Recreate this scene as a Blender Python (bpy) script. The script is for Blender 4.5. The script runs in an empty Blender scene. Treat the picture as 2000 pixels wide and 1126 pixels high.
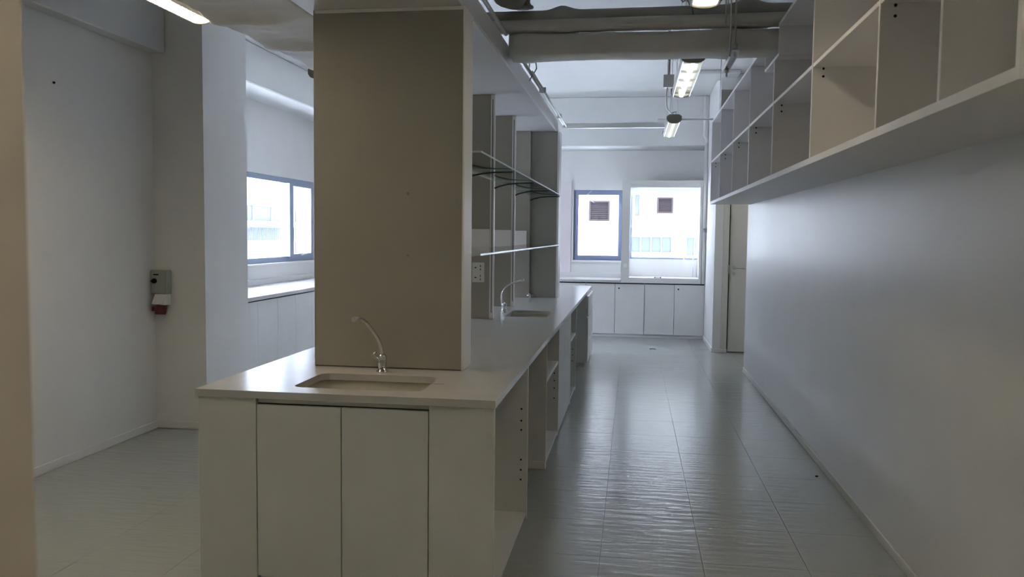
import bpy, bmesh, math, random
from mathutils import Vector, Matrix, noise
random.seed(7)
SC = bpy.context.scene
COL = SC.collection

# ------------------------------------------------------------------ camera
cam_d = bpy.data.cameras.new('camera'); cam = bpy.data.objects.new('camera', cam_d); COL.objects.link(cam)
cam_d.sensor_width = 36.0; cam_d.lens = 1611.4 / 2000 * 36
r_ = Vector((0.98925413, 0.14580208, 0.01086408)); u_ = Vector((-0.02030184, 0.06339892, 0.99778175)); f_ = Vector((-0.14478988, 0.98728027, -0.06567769))
M = Matrix((r_, u_, -f_)).transposed().to_4x4(); M.translation = (0, 0, 1.5886)
cam.matrix_world = M
cam_d.clip_start = 0.05; cam_d.clip_end = 200
cam_d.dof.use_dof = True; cam_d.dof.focus_distance = 6.0; cam_d.dof.aperture_fstop = 7.0
SC.camera = cam
# ------------------------------------------------------------------ world, sun, exposure
SKY = 13.0
w = bpy.data.worlds.new('world'); SC.world = w; w.use_nodes = True
bg = w.node_tree.nodes['Background']; bg.inputs[0].default_value = (0.76, 0.83, 1.0, 1); bg.inputs[1].default_value = SKY
sd = bpy.data.lights.new('sun', 'SUN'); sd.energy = 72.0; sd.angle = math.radians(3); sd.color = (1, 0.98, 0.96)
sun = bpy.data.objects.new('sun', sd); COL.objects.link(sun)
sun.rotation_euler = Vector((-0.10, 0.12, -0.98)).to_track_quat('-Z', 'Y').to_euler(); sun.location = (20, -10, 30)
def portal(name, loc, rot, sx, sy):
    d = bpy.data.lights.new(name, 'AREA'); d.shape = 'RECTANGLE'; d.size = sx; d.size_y = sy; d.cycles.is_portal = True
    o = bpy.data.objects.new(name, d); COL.objects.link(o); o.location = loc; o.rotation_euler = rot
portal('portal_far', (-0.58, 13.86, 1.76), (math.radians(-90), 0, 0), 0.9, 1.2)
portal('portal_alcove', (0.5, 13.86, 1.78), (math.radians(-90), 0, 0), 1.15, 1.2)
portal('portal_side', (-5.03, 9.67, 1.76), (0, math.radians(-90), 0), 1.2, 4.8)
SC.view_settings.view_transform = 'Standard'; SC.view_settings.look = 'None'
SC.view_settings.gamma = 1; SC.view_settings.use_curve_mapping = False
SC.view_settings.exposure = 0.69
SC.cycles.use_denoising = True
SC.cycles.max_bounces = 10; SC.cycles.diffuse_bounces = 7; SC.cycles.glossy_bounces = 4
SC.cycles.transparent_max_bounces = 16; SC.cycles.transmission_bounces = 6
SC.cycles.sample_clamp_indirect = 12; SC.cycles.caustics_reflective = False

# ------------------------------------------------------------------ materials
def mat(name, col, rough=0.5, metal=0.0, bump=0.0, bscale=40.0, var=0.0, vscale=3.0, stretch=(1, 1, 1), spec=0.5, emit=None, es=0.0, coat=0.0):
    m = bpy.data.materials.new(name); m.use_nodes = True
    nt = m.node_tree; b = nt.nodes['Principled BSDF']
    b.inputs['Base Color'].default_value = (*col, 1); b.inputs['Roughness'].default_value = rough
    b.inputs['Metallic'].default_value = metal; b.inputs['Specular IOR Level'].default_value = spec
    b.inputs['Coat Weight'].default_value = coat
    if emit: b.inputs['Emission Color'].default_value = (*emit, 1); b.inputs['Emission Strength'].default_value = es
    tc = nt.nodes.new('ShaderNodeTexCoord'); mp = nt.nodes.new('ShaderNodeMapping'); mp.inputs['Scale'].default_value = stretch
    g = nt.nodes.new('ShaderNodeNewGeometry'); nt.links.new(g.outputs['Position'], mp.inputs[0])
    if bump:
        n = nt.nodes.new('ShaderNodeTexNoise'); n.inputs['Scale'].default_value = bscale; n.inputs['Detail'].default_value = 3
        nt.links.new(mp.outputs[0], n.inputs['Vector'])
        bp = nt.nodes.new('ShaderNodeBump'); bp.inputs['Strength'].default_value = bump; bp.inputs['Distance'].default_value = 0.01
        nt.links.new(n.outputs['Fac'], bp.inputs['Height']); nt.links.new(bp.outputs[0], b.inputs['Normal'])
    if var:
        n = nt.nodes.new('ShaderNodeTexNoise'); n.inputs['Scale'].default_value = vscale; n.inputs['Detail'].default_value = 6
        nt.links.new(mp.outputs[0], n.inputs['Vector'])
        mr = nt.nodes.new('ShaderNodeMapRange'); mr.inputs[3].default_value = 1 - var; mr.inputs[4].default_value = 1 + var
        mr.inputs[1].default_value = 0.3; mr.inputs[2].default_value = 0.7
        nt.links.new(n.outputs['Fac'], mr.inputs[0])
        vm = nt.nodes.new('ShaderNodeVectorMath'); vm.operation = 'SCALE'; vm.inputs[0].default_value = col
        nt.links.new(mr.outputs[0], vm.inputs['Scale']); nt.links.new(vm.outputs[0], b.inputs['Base Color'])
    return m
PAINT = mat('wall_paint', (0.71, 0.70, 0.68), 0.5, bump=0.05, bscale=160, var=0.02)
PAINTR = mat('wall_paint_satin', (0.70, 0.695, 0.685), 0.32, bump=0.05, bscale=90, var=0.02)
CEIL = mat('ceiling_paint', (0.64, 0.64, 0.625), 0.7, bump=0.06, bscale=60, var=0.02)
LAM = mat('white_laminate', (0.68, 0.67, 0.65), 0.4, bump=0.02, bscale=300, var=0.025, vscale=6)
LAMG = mat('grey_white_laminate', (0.70, 0.69, 0.70), 0.42, bump=0.02, bscale=300, var=0.02)
SHELFM = mat('shelf_laminate', (0.78, 0.765, 0.765), 0.4, var=0.015)
EDGE = mat('edge_banding', (0.86, 0.83, 0.81), 0.4)
TAUPE = mat('taupe_laminate', (0.345, 0.325, 0.28), 0.38, bump=0.015, bscale=300, var=0.015)
TOP = mat('worktop_solid_surface', (0.54, 0.52, 0.505), 0.22, bump=0.015, bscale=120, var=0.02, vscale=9)
BASIN = mat('cream_basin', (0.55, 0.52, 0.43), 0.25)
CHROME = mat('chrome', (0.62, 0.62, 0.62), 0.14, metal=1.0)
STEEL = mat('brushed_steel', (0.5, 0.49, 0.48), 0.35, metal=1.0)
ALU = mat('anodised_aluminium', (0.74, 0.73, 0.74), 0.35, metal=0.15)
DARK = mat('dark_hole', (0.012, 0.012, 0.012), 0.8, spec=0.1)
DARKR = mat('dark_bracket', (0.06, 0.05, 0.045), 0.35, metal=0.6)
INSUL = mat('painted_pipe_wrap', (0.66, 0.64, 0.60), 0.65, bump=0.35, bscale=14, var=0.08, vscale=4)
INSULD = mat('dark_pipe_wrap', (0.42, 0.40, 0.35), 0.7, bump=0.4, bscale=16, var=0.12, vscale=5)
WPLAST = mat('white_plastic', (0.72, 0.71, 0.68), 0.4)
GPLAST = mat('grey_plastic', (0.30, 0.31, 0.27), 0.45)
REDP = mat('dark_red_plastic', (0.11, 0.014, 0.010), 0.4)
FRAME = mat('window_frame_bluegrey', (0.24, 0.28, 0.42), 0.4, metal=0.25)
FRAMEL = mat('window_frame_lightgrey', (0.28, 0.34, 0.44), 0.4, metal=0.3)
OLIVE = mat('luminaire_endcap', (0.22, 0.215, 0.17), 0.5)
LUMW = mat('luminaire_reflector', (0.80, 0.80, 0.74), 0.25)
DOORM = mat('door_laminate', (0.62, 0.60, 0.54), 0.4, var=0.02)
FACADE = mat('facade_render', (0.108, 0.107, 0.104), 0.8, var=0.03, vscale=1)
FACGL = mat('facade_glazing', (0.042, 0.048, 0.055), 0.5, spec=0.1)
FACPINK = mat('facade_tile_pink', (0.066, 0.054, 0.052), 0.7, var=0.05)
LOUVRE = mat('louvre_slat', (0.020, 0.016, 0.017), 0.9, spec=0.0)
TUBE_ON = mat('tube_lit', (1, 1, 1), 0.4, emit=(1.0, 0.87, 0.68), es=9.5)
TUBE_ADDED_NEAR = mat('tube_added_near', (1, 1, 1), 0.4, emit=(1.0, 0.90, 0.75), es=33.0)
TUBE_ADDED = mat('tube_added', (1, 1, 1), 0.4, emit=(1.0, 0.93, 0.80), es=14.0)
TUBE_DIM = mat('tube_lit_dim', (1, 1, 1), 0.4, emit=(0.97, 1.0, 0.95), es=1.0)
TUBE_LEFT = mat('tube_lit_left', (1, 1, 1), 0.4, emit=(1.0, 0.86, 0.67), es=48.0)
BLIND = mat('blind_fabric', (0.62, 0.70, 0.76), 0.6)
BOARD = mat('pinkish_board', (0.74, 0.68, 0.69), 0.5)
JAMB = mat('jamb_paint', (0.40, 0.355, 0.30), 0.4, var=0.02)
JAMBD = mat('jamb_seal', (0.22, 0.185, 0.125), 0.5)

def glass_mat(name, tint, gl=0.05, fres=1.35):
    m = bpy.data.materials.new(name); m.use_nodes = True; nt = m.node_tree; nt.nodes.clear()
    o = nt.nodes.new('ShaderNodeOutputMaterial'); t = nt.nodes.new('ShaderNodeBsdfTransparent'); t.inputs[0].default_value = (*tint, 1)
    g = nt.nodes.new('ShaderNodeBsdfGlossy'); g.inputs['Roughness'].default_value = gl
    lw = nt.nodes.new('ShaderNodeLayerWeight'); lw.inputs[0].default_value = 0.5
    pw = nt.nodes.new('ShaderNodeMath'); pw.operation = 'POWER'; pw.inputs[1].default_value = 5.0
    f = nt.nodes.new('ShaderNodeMapRange'); f.inputs[3].default_value = fres; f.inputs[4].default_value = 0.9
    nt.links.new(lw.outputs['Facing'], pw.inputs[0]); nt.links.new(pw.outputs[0], f.inputs[0])
    mx = nt.nodes.new('ShaderNodeMixShader')
    nt.links.new(f.outputs[0], mx.inputs[0]); nt.links.new(t.outputs[0], mx.inputs[1]); nt.links.new(g.outputs[0], mx.inputs[2]); nt.links.new(mx.outputs[0], o.inputs[0])
    return m
PANE = glass_mat('window_glass', (0.95, 0.98, 1.0), 0.02, 0.03)
SHELFG = glass_mat('shelf_glass', (0.86, 0.92, 0.89), 0.03, 0.03)
GEDGE = mat('polished_glass_edge', (0.55, 0.66, 0.62), 0.15, spec=0.8)

# floor: glossy sheet tiles with a wavy, cross-streaked relief
def floor_mat():
    m = mat('floor_vinyl', (0.36, 0.37, 0.345), 0.25, spec=0.55)
    nt = m.node_tree; b = nt.nodes['Principled BSDF']; g = nt.nodes.new('ShaderNodeNewGeometry')
    def nz(sc, st, det):
        mp = nt.nodes.new('ShaderNodeMapping'); mp.inputs['Scale'].default_value = st
        n = nt.nodes.new('ShaderNodeTexNoise'); n.inputs['Scale'].default_value = sc; n.inputs['Detail'].default_value = det
        nt.links.new(g.outputs['Position'], mp.inputs[0]); nt.links.new(mp.outputs[0], n.inputs['Vector']); return n
    a = nz(6.0, (0.7, 3.6, 1), 4); c = nz(2.2, (1, 1, 1), 2)
    bp = nt.nodes.new('ShaderNodeBump'); bp.inputs['Strength'].default_value = 0.36; bp.inputs['Distance'].default_value = 0.012
    nt.links.new(a.outputs['Fac'], bp.inputs['Height'])
    bp2 = nt.nodes.new('ShaderNodeBump'); bp2.inputs['Strength'].default_value = 0.18; bp2.inputs['Distance'].default_value = 0.02
    nt.links.new(c.outputs['Fac'], bp2.inputs['Height']); nt.links.new(bp.outputs[0], bp2.inputs['Normal'])
    nt.links.new(bp.outputs[0], b.inputs['Normal'])
    mr = nt.nodes.new('ShaderNodeMapRange'); mr.inputs[3].default_value = 0.15; mr.inputs[4].default_value = 0.24
    nt.links.new(c.outputs['Fac'], mr.inputs[0]); nt.links.new(mr.outputs[0], b.inputs['Roughness'])
    return m
FLOOR = floor_mat()
GROUT = mat('floor_joint', (0.16, 0.16, 0.15), 0.7)

# ------------------------------------------------------------------ mesh helpers
class MB:
    """collects boxes, tubes, cylinders in world coordinates; build() links ONE mesh object"""
    def __init__(s): s.bm = bmesh.new(); s.mats = []
    def mi(s, m):
        if m is None: return 0
        if m not in s.mats: s.mats.append(m)
        return s.mats.index(m)
    def box(s, x0, x1, y0, y1, z0, z1, m=None, bev=0.0):
        i = s.mi(m); vs = [s.bm.verts.new(p) for p in ((x0, y0, z0), (x1, y0, z0), (x1, y1, z0), (x0, y1, z0), (x0, y0, z1), (x1, y0, z1), (x1, y1, z1), (x0, y1, z1))]
        fs = []
        for q in ((0, 3, 2, 1), (4, 5, 6, 7), (0, 1, 5, 4), (1, 2, 6, 5), (2, 3, 7, 6), (3, 0, 4, 7)):
            f = s.bm.faces.new([vs[k] for k in q]); f.material_index = i; fs.append(f)
        if bev:
            es = list({e for f in fs for e in f.edges})
            bmesh.ops.bevel(s.bm, geom=es, offset=bev, segments=1, affect='EDGES', profile=0.5)
        return s
    def tube(s, pts, r, seg=10, m=None, caps=True):
        i = s.mi(m); pts = [Vector(p) for p in pts]; n = len(pts); rr = r if isinstance(r, (list, tuple)) else [r] * n
        rings = []; prev = None
        for k, p in enumerate(pts):
            t = (pts[min(k + 1, n - 1)] - pts[max(k - 1, 0)]).normalized()
            a = prev - t * prev.dot(t) if prev else (t.cross(Vector((0, 0, 1))) if abs(t.z) < .9 else t.cross(Vector((1, 0, 0))))
            a.normalize(); prev = a; b = t.cross(a)
            rings.append([s.bm.verts.new(p + (a * math.cos(2 * math.pi * j / seg) + b * math.sin(2 * math.pi * j / seg)) * rr[k]) for j in range(seg)])
        for k in range(n - 1):
            for j in range(seg):
                f = s.bm.faces.new((rings[k][j], rings[k][(j + 1) % seg], rings[k + 1][(j + 1) % seg], rings[k + 1][j])); f.smooth = True; f.material_index = i
        if caps:
            f = s.bm.faces.new(rings[0][::-1]); f.material_index = i; f = s.bm.faces.new(rings[-1]); f.material_index = i
        return s
    def prism(s, poly, y0, y1, m=None, axis='Y'):
        """extrude polygon [(a,b)] along axis; Y: (x,z)  X: (y,z)  Z: (x,y)"""
        i = s.mi(m)
        def P(a, b, t): return {'Y': (a, t, b), 'X': (t, a, b), 'Z': (a, b, t)}[axis]
        v0 = [s.bm.verts.new(P(a, b, y0)) for a, b in poly]; v1 = [s.bm.verts.new(P(a, b, y1)) for a, b in poly]
        n = len(poly)
        for f in [s.bm.faces.new(v0), s.bm.faces.new(v1[::-1])] + [s.bm.faces.new((v0[k], v1[k], v1[(k + 1) % n], v0[(k + 1) % n])) for k in range(n)]: f.material_index = i
        return s
    def build(s, name, m=None, parent=None, kind=None, label=None):
        bmesh.ops.recalc_face_normals(s.bm, faces=s.bm.faces)
        me = bpy.data.meshes.new(name)
        vs = s.bm.verts
        lo = [min(v.co[k] for v in vs) for k in range(3)]; hi = [max(v.co[k] for v in vs) for k in range(3)]
        c = Vector(((lo[0] + hi[0]) / 2, (lo[1] + hi[1]) / 2, lo[2]))
        bmesh.ops.translate(s.bm, verts=vs, vec=-c)
        s.bm.to_mesh(me); s.bm.free()
        for k in (s.mats or [m]): me.materials.append(k)
        o = bpy.data.objects.new(name, me); COL.objects.link(o)
        if parent is not None:
            o.parent = parent; o.location = c - WP(parent)
        else: o.location = c
        if kind: o['kind'] = kind
        if label: o['label'] = label
        return o
def WP(o):
    p = o.location.copy()
    while o.parent: o = o.parent; p += o.location
    return p
def box(name, b, m, parent=None, bev=0.0, **k): return MB().box(*b, bev=bev).build(name, m, parent, **k)
def thing(name, label, cat, loc, group=None):
    o = bpy.data.objects.new(name, None); COL.objects.link(o); o.location = loc; o.empty_display_size = 0.1
    tag(o, label, cat, group); return o
def tag(o, label, cat, group=None):
    o['label'] = label; o['category'] = cat
    if group: o['group'] = group
    return o
def copy_tree(o, off=Vector((0, 0, 0)), label=None, parent=None):
    c = o.copy(); COL.objects.link(c); c.parent = parent
    if parent is None: c.location = o.location + Vector(off)
    if label: c['label'] = label
    for ch in o.children: copy_tree(ch, parent=c)
    return c

# ================================================================== SETTING
CZ = 3.72
base = box('floor', (-5.05, 2.7, -2.7, 13.9, -0.16, -0.004), GROUT, kind='structure')
tile_me = None; n_t = 0
TX, TY, GX, GY = 0.4965, 0.515, 0.0014, 0.0009
for j in range(31):
    y0 = -2.16 + 0.31 - 0.31 + j * TY
    if y0 > 13.6: break
    for i in range(-8, 5):
        x0 = -0.135 + i * TX
        cx, cy = x0 + TX / 2, y0 + TY / 2
        if x0 + TX > 2.9: continue
        if cx > 1.35 and not (9.9 < cy < 11.7): continue
        if cx < -0.66 and cx > -1.8 and 3.4 < cy < 11.1 and not (cx > -1.2 and (4.4 < cy < 5.6 or 8.3 < cy < 10)): continue
        if cx < -3.6 and cy > 0.4 and cy > 6.1: continue
        if cx < -1.8 and (cy > 9.2 or cy < 0.5): continue
        if cy < 0.3 and cx < -0.8: continue
        if n_t >= 300: continue
        n_t += 1
        if tile_me is None:
            t0 = MB().box(0, TX - GX, 0, TY - GY, -0.004, 0.0, bev=0.0008).build('floor_tile', FLOOR); tile_me = t0.data; o = t0
        else:
            o = bpy.data.objects.new('floor_tile', tile_me); COL.objects.link(o)
        o.parent = base; o.location = Vector((cx, cy, -0.004 + random.uniform(-0.0003, 0.0002))) - base.location
# the rest of the floor beyond the counted tiles
rest = MB()
for b in ((-4.85, -1.9, 9.5, 13.7), (-5.0, -3.6, 6.83, 9.5), (-1.9, -0.66, 11.1, 13.7), (-5.0, -0.8, -2.6, 0.3), (1.35, 2.6, -2.6, 9.9)):
    y = b[2]
    while y < b[3]:
        x = b[0]
        while x < b[1]:
            rest.box(x, min(x + TX - GX, b[1]), y, min(y + TY - GY, b[3]), -0.004, -0.0006); x += TX
        y += TY
rest.build('floor_tile_field', FLOOR, base, kind='stuff')

box('ceiling', (-5.05, 2.7, -2.7, 13.9, CZ, CZ + 0.2), CEIL, kind='structure')
wr = box('wall_right', (1.313, 1.53, -2.7, 9.96, 0, CZ), PAINTR, kind='structure')
box('baseboard_right', (1.303, 1.313, -2.5, 9.965, 0, 0.055), PAINT, kind='structure', bev=0.003)
wl = box('wall_left', (-3.98, -3.78, 0.58, 6.10, 0, CZ), PAINT, kind='structure')
box('baseboard_left', (-3.78, -3.768, 0.58, 6.10, 0, 0.06), PAINT, kind='structure', bev=0.003)
box('wall_pier', (-4.85, -3.35, 6.10, 6.83, 0, CZ), PAINT, kind='structure')
box('baseboard_pier', (-3.78, -3.35, 6.088, 6.10, 0, 0.06), PAINT, kind='structure', bev=0.003)
box('trim_left_beam', (-3.78, -3.66, 0.58, 6.10, 2.97, CZ), CEIL, kind='structure', bev=0.01)
# far wall with two openings
wf = MB()
ZS_, ZT_ = 1.172, 2.325
for b in ((-5.05, -0.992, 13.7, 13.9, 0, CZ), (-0.992, -0.178, 13.7, 13.9, 0, ZS_), (-0.992, -0.178, 13.7, 13.9, ZT_, CZ), (-0.178, -0.06, 13.7, 13.9, 0, CZ),
          (-0.06, 1.09, 13.7, 13.9, 0, 1.20), (-0.06, 1.09, 13.7, 13.9, 2.39, CZ), (1.09, 2.7, 13.7, 13.9, 0, CZ)): wf.box(*b)
wf.build('wall_far', PAINT, kind='structure')
ww = MB()
for b in ((-5.05, -4.85, 6.83, 7.25, 0, CZ), (-5.05, -4.85, 7.25, 12.09, 0, 1.165), (-5.05, -4.85, 7.25, 12.09, 2.345, CZ), (-5.05, -4.85, 12.09, 13.7, 0, CZ)): ww.box(*b)
ww.build('wall_window_side', PAINT, kind='structure')
box('wall_left_outer', (-5.05, -4.85, -2.7, 6.83, 0, CZ), PAINT, kind='structure')
# recess with the door
box('wall_recess_side', (1.095, 1.20, 11.56, 13.70, 0, CZ), PAINT, kind='structure')
wd = MB()
for b in ((1.20, 1.29, 11.56, 11.70, 0, CZ), (1.29, 2.14, 11.56, 11.70, 2.12, CZ), (2.14, 2.70, 11.56, 11.70, 0, CZ)): wd.box(*b)
wd.build('wall_door_side', DOORM, kind='structure')
box('wall_recess_end', (2.50, 2.70, 9.96, 11.56, 0, CZ), PAINT, kind='structure')
box('wall_recess_near', (1.53, 2.70, 9.76, 9.96, 0, CZ), PAINT, kind='structure')
box('baseboard_recess', (1.083, 1.095, 11.55, 12.9, 0, 0.06), PAINT, kind='structure', bev=0.003)
box('baseboard_door', (1.095, 1.29, 11.548, 11.56, 0, 0.05), BOARD, kind='structure', bev=0.003)
box('wall_right_outer', (2.70, 2.90, -2.7, 13.9, 0, CZ), PAINT, kind='structure')
box('wall_back', (-5.05, 2.7, -2.7, -2.5, 0, CZ), PAINT, kind='structure')
# doorway wall next to the camera (its end is the blurred jamb at the left edge)
wn = MB().box(-4.85, -0.49, 0.44, 0.58, 0, CZ, PAINT)
wn.build('wall_near', PAINT, kind='structure')
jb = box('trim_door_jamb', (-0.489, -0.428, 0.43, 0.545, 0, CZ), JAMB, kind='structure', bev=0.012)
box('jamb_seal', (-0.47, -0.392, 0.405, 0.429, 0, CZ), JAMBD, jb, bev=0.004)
# beams
box('trim_beam_far', (-4.32, 1.095, 13.0, 13.7, 2.965, CZ), CEIL, kind='structure', bev=0.012)
box('trim_beam_window', (-4.85, -4.32, 6.83, 13.7, 3.26, CZ), CEIL, kind='structure', bev=0.012)
box('trim_beam_middle', (0.78, 1.313, 11.0, 11.5, CZ - 0.05, CZ), CEIL, kind='structure', bev=0.01)
box('trim_beam_door', (1.095, 2.5, 11.3, 11.56, 2.9, CZ), CEIL, kind='structure', bev=0.01)

# windows -----------------------------------------------------------
def window(name, x0, x1, z0, z1, Y, fm, fw, sashes, axis='far'):
    def B(a0, a1, d0, d1, c0, c1): return (a0, a1, d0, d1, c0, c1) if axis == 'far' else (-d1 + 0, -d0, a0, a1, c0, c1)
    r = MB(); r.box(*B(x0, x1, Y, Y + .07, z0, z0 + fw)); r.box(*B(x0, x1, Y, Y + .07, z1 - fw, z1)); r.box(*B(x0, x0 + fw, Y, Y + .07, z0 + fw, z1 - fw)); r.box(*B(x1 - fw, x1, Y, Y + .07, z0 + fw, z1 - fw))
    root = r.build(name, fm, kind='structure')
    for (a, b, sw, openable) in sashes:
        if openable:
            s = MB(); y0, y1 = Y - 0.012, Y + .05
            s.box(*B(a, b, y0, y1, z0 + fw * .6, z0 + fw * .6 + sw)); s.box(*B(a, b, y0, y1, z1 - fw * .6 - sw, z1 - fw * .6))
            s.box(*B(a, a + sw, y0, y1, z0 + fw * .6 + sw, z1 - fw * .6 - sw)); s.box(*B(b - sw, b, y0, y1, z0 + fw * .6 + sw, z1 - fw * .6 - sw))
            s.build('window_sash', fm, root)
        MB().box(*B(a + .01, b - .01, Y + .03, Y + .036, z0 + fw * .8, z1 - fw * .8)).build('window_pane', PANE, root)
    return root
w1 = window('window_1', -0.990, -0.180, ZS_ + .002, ZT_ - .002, 13.72, FRAME, 0.045, [(-0.965, -0.205, 0.05, True)])
w2 = window('window_2', -0.06, 1.09, 1.202, 2.388, 13.76, FRAMEL, 0.03, [(-0.03, 1.06, 0.0, False)])
w3 = window('window_3', 7.25, 12.09, 1.167, 2.343, 4.87, FRAMEL, 0.07, [(7.3, 9.45, 0, False), (9.5, 11.1, 0, False), (11.2, 12.06, 0.06, True)], 'side')
for yy in (9.475, 11.15):
    MB().box(-4.94, -4.80, yy - .06, yy + .07, 1.237, 2.273, bev=0.004).build('mullion', FRAMEL, w3)
lt = MB().box(-4.86, -4.845, 11.60, 11.72, 1.24, 1.255).tube([(-4.845, 11.62, 1.25), (-4.82, 11.66, 1.262), (-4.82, 11.74, 1.258)], 0.006, 6)
lt.build('window_latch', STEEL, w3)
box('trim_sill_far', (-1.02, -0.165, 13.66, 13.72, 1.135, 1.170), PAINT, kind='structure', bev=0.004)
box('trim_reveal_far', (-1.018, -0.992, 13.68, 13.72, 1.17, 2.35), PAINT, kind='structure', bev=0.003)
box('trim_sill_window', (-4.87, -4.80, 7.2, 12.14, 1.135, 1.164), PAINT, kind='structure', bev=0.004)
box('trim_upstand_far', (-4.83, -0.19, 13.665, 13.70, 0.885, 0.965), PAINT, kind='structure', bev=0.005)
box('trim_upstand_window', (-4.85, -4.815, 6.84, 13.66, 0.885, 0.965), PAINT, kind='structure', bev=0.005)

# door --------------------------------------------------------------
d = box('door_1', (1.297, 2.132, 11.575, 11.615, 0.012, 2.115), DOORM, kind='structure', bev=0.003)
hd = MB(); hd.tube([(1.362, 11.575, 1.165), (1.362, 11.565, 1.165)], 0.026, 14); hd.tube([(1.362, 11.567, 1.165), (1.362, 11.525, 1.165), (1.375, 11.52, 1.165), (1.50, 11.52, 1.160)], 0.009, 8)
hd.tube([(1.362, 11.575, 1.085), (1.362, 11.563, 1.085)], 0.026, 14); hd.tube([(1.362, 11.565, 1.085), (1.362, 11.545, 1.085)], 0.010, 8)
hd.build('door_handle', STEEL, d)
dg = MB().box(1.215, 1.284, 11.549, 11.5598, 0, 2.14)
dg.build('trim_door_frame', DOORM, kind='structure')
box('door_gap', (1.2845, 1.2965, 11.553, 11.5745, 0.012, 2.115), DARK, d)
box('door_hinge', (1.272, 1.292, 11.543, 11.5488, 1.08, 1.20), STEEL, d)

# ================================================================== ISLAND
XI0, XI1, YI0, YI1, ZT = -1.885, -0.552, 3.331, 11.22, 0.90
def rrect(x0, x1, y0, y1, r, n=5):
    out = []
    for cx, cy, a in ((x1 - r, y1 - r, 0), (x0 + r, y1 - r, 90), (x0 + r, y0 + r, 180), (x1 - r, y0 + r, 270)):
        for k in range(n + 1):
            t = math.radians(a + 90 * k / n); out.append((cx + r * math.cos(t), cy + r * math.sin(t)))
    return out
S1 = (-1.495, -0.905, 3.455, 3.835); S2 = (-1.065, -0.705, 6.81, 7.38)
def slab(outer, holes, z0, z1):
    mb = MB(); bm = mb.bm; es = []
    for lp in [outer] + holes:
        vs = [bm.verts.new((x, y, z1)) for x, y in lp]
        es += [bm.edges.new((vs[k], vs[(k + 1) % len(vs)])) for k in range(len(vs))]
    bmesh.ops.triangle_fill(bm, edges=es, use_beauty=True, use_dissolve=False)
    r = bmesh.ops.extrude_face_region(bm, geom=list(bm.faces))
    bmesh.ops.translate(bm, verts=[v for v in r['geom'] if isinstance(v, bmesh.types.BMVert)], vec=(0, 0, z0 - z1))
    return mb
wt = slab([(XI0, YI0), (XI1, YI0), (XI1, YI1), (XI0, YI1)], [rrect(*S1, 0.05), rrect(*S2, 0.04)], 0.868, ZT).build('island_worktop', TOP)
tag(wt, 'long pale grey solid-surface worktop of the island, holding two sinks', 'worktop')
box('joint_line', (-0.90, -0.845, 3.655, 3.658, 0.8995, 0.9004), DARK, wt)
def sink(S, label, r):
    x0, x1, y0, y1 = S; e = 0.008
    t = thing('undermount_sink', label, 'sink', ((x0 + x1) / 2, (y0 + y1) / 2, 0.73))
    mb = MB(); bm = mb.bm
    loops = [[bm.verts.new((x, y, z)) for x, y in rrect(x0 - e + k, x1 + e - k, y0 - e + k, y1 + e - k, rr)] for k, z, rr in ((-0.02, 0.8675, r + .02), (0, 0.8675, r), (0.006, 0.80, r), (0.018, 0.745, r + .01), (0.05, 0.732, r + .01))]
    for a, b in zip(loops, loops[1:]):
        for k in range(len(a)):
            f = bm.faces.new((a[k], a[(k + 1) % len(a)], b[(k + 1) % len(b)], b[k])); f.smooth = True
    bm.faces.new(loops[-1])
    mb.build('basin', BASIN, t)
    cx, cy = (x0 + x1) / 2, (y0 + y1) / 2
    MB().tube([(cx, cy, 0.7325), (cx, cy, 0.736)], 0.035, 16).build('drain', CHROME, t)
sink(S1, 'cream sink in the near end of the island worktop, before the tall column', 0.05)
sink(S2, 'small sink set in the island worktop beside the glass shelves', 0.04)

def tap(base, pts, label, hdir, rs=0.0095):
    t = thing('gooseneck_tap', label, 'tap', base)
    x, y, z = base
    MB().tube([(x, y, z), (x, y, z + .006), (x, y, z + .008), (x, y, z + .055), (x, y, z + .075), (x, y, z + .09)], [.030, .030, .022, .021, .024, .014], 16).build('tap_body', CHROME, t)
    # smooth spout
    P = [Vector(p) for p in pts]; out = []
    for i in range(len(P) - 1):
        p0 = P[max(i - 1, 0)]; p1 = P[i]; p2 = P[i + 1]; p3 = P[min(i + 2, len(P) - 1)]
        for k in range(6):
            s = k / 6; out.append(.5 * ((2 * p1) + (p2 - p0) * s + (2 * p0 - 5 * p1 + 4 * p2 - p3) * s * s + (3 * p1 - p0 - 3 * p2 + p3) * s ** 3))
    out.append(P[-1])
    sp = MB().tube(out, rs, 10).build('spout', CHROME, t)
    e = P[-1]; d_ = (P[-1] - P[-2]).normalized()
    MB().tube([e - d_ * .01, e + d_ * .022], rs * 1.35, 12).build('aerator', STEEL, sp)
    hx, hy = hdir
    MB().tube([(x, y, z + .065), (x + hx * .03, y + hy * .03, z + .07), (x + hx * .045, y + hy * .045, z + .085), (x + hx * .03, y + hy * .03, z + .10)], [.012, .011, .008, .006], 8).build('tap_handle', CHROME, t)
tap((-1.222, 3.925, 0.90), [(-1.222, 3.925, .96), (-1.222, 3.92, 1.0), (-1.227, 3.89, 1.055), (-1.238, 3.84, 1.105), (-1.252, 3.78, 1.155), (-1.262, 3.73, 1.178), (-1.276, 3.70, 1.182)],
    'chrome gooseneck tap behind the near sink, against the tall column', (-1, -.2))
tap((-1.112, 7.12, 0.90), [(-1.112, 7.12, .94), (-1.13, 7.12, 0.99), (-1.132, 7.12, 1.06), (-1.10, 7.12, 1.12), (-1.04, 7.12, 1.16), (-0.985, 7.12, 1.18), (-.96, 7.12, 1.187)],
    'chrome gooseneck tap at the sink beside the glass shelves', (.3, -1), 0.008)
bv = thing('bench_valve', 'small chrome bench valve on the island beyond the second sink', 'valve', (-1.04, 8.35, .90))
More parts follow.
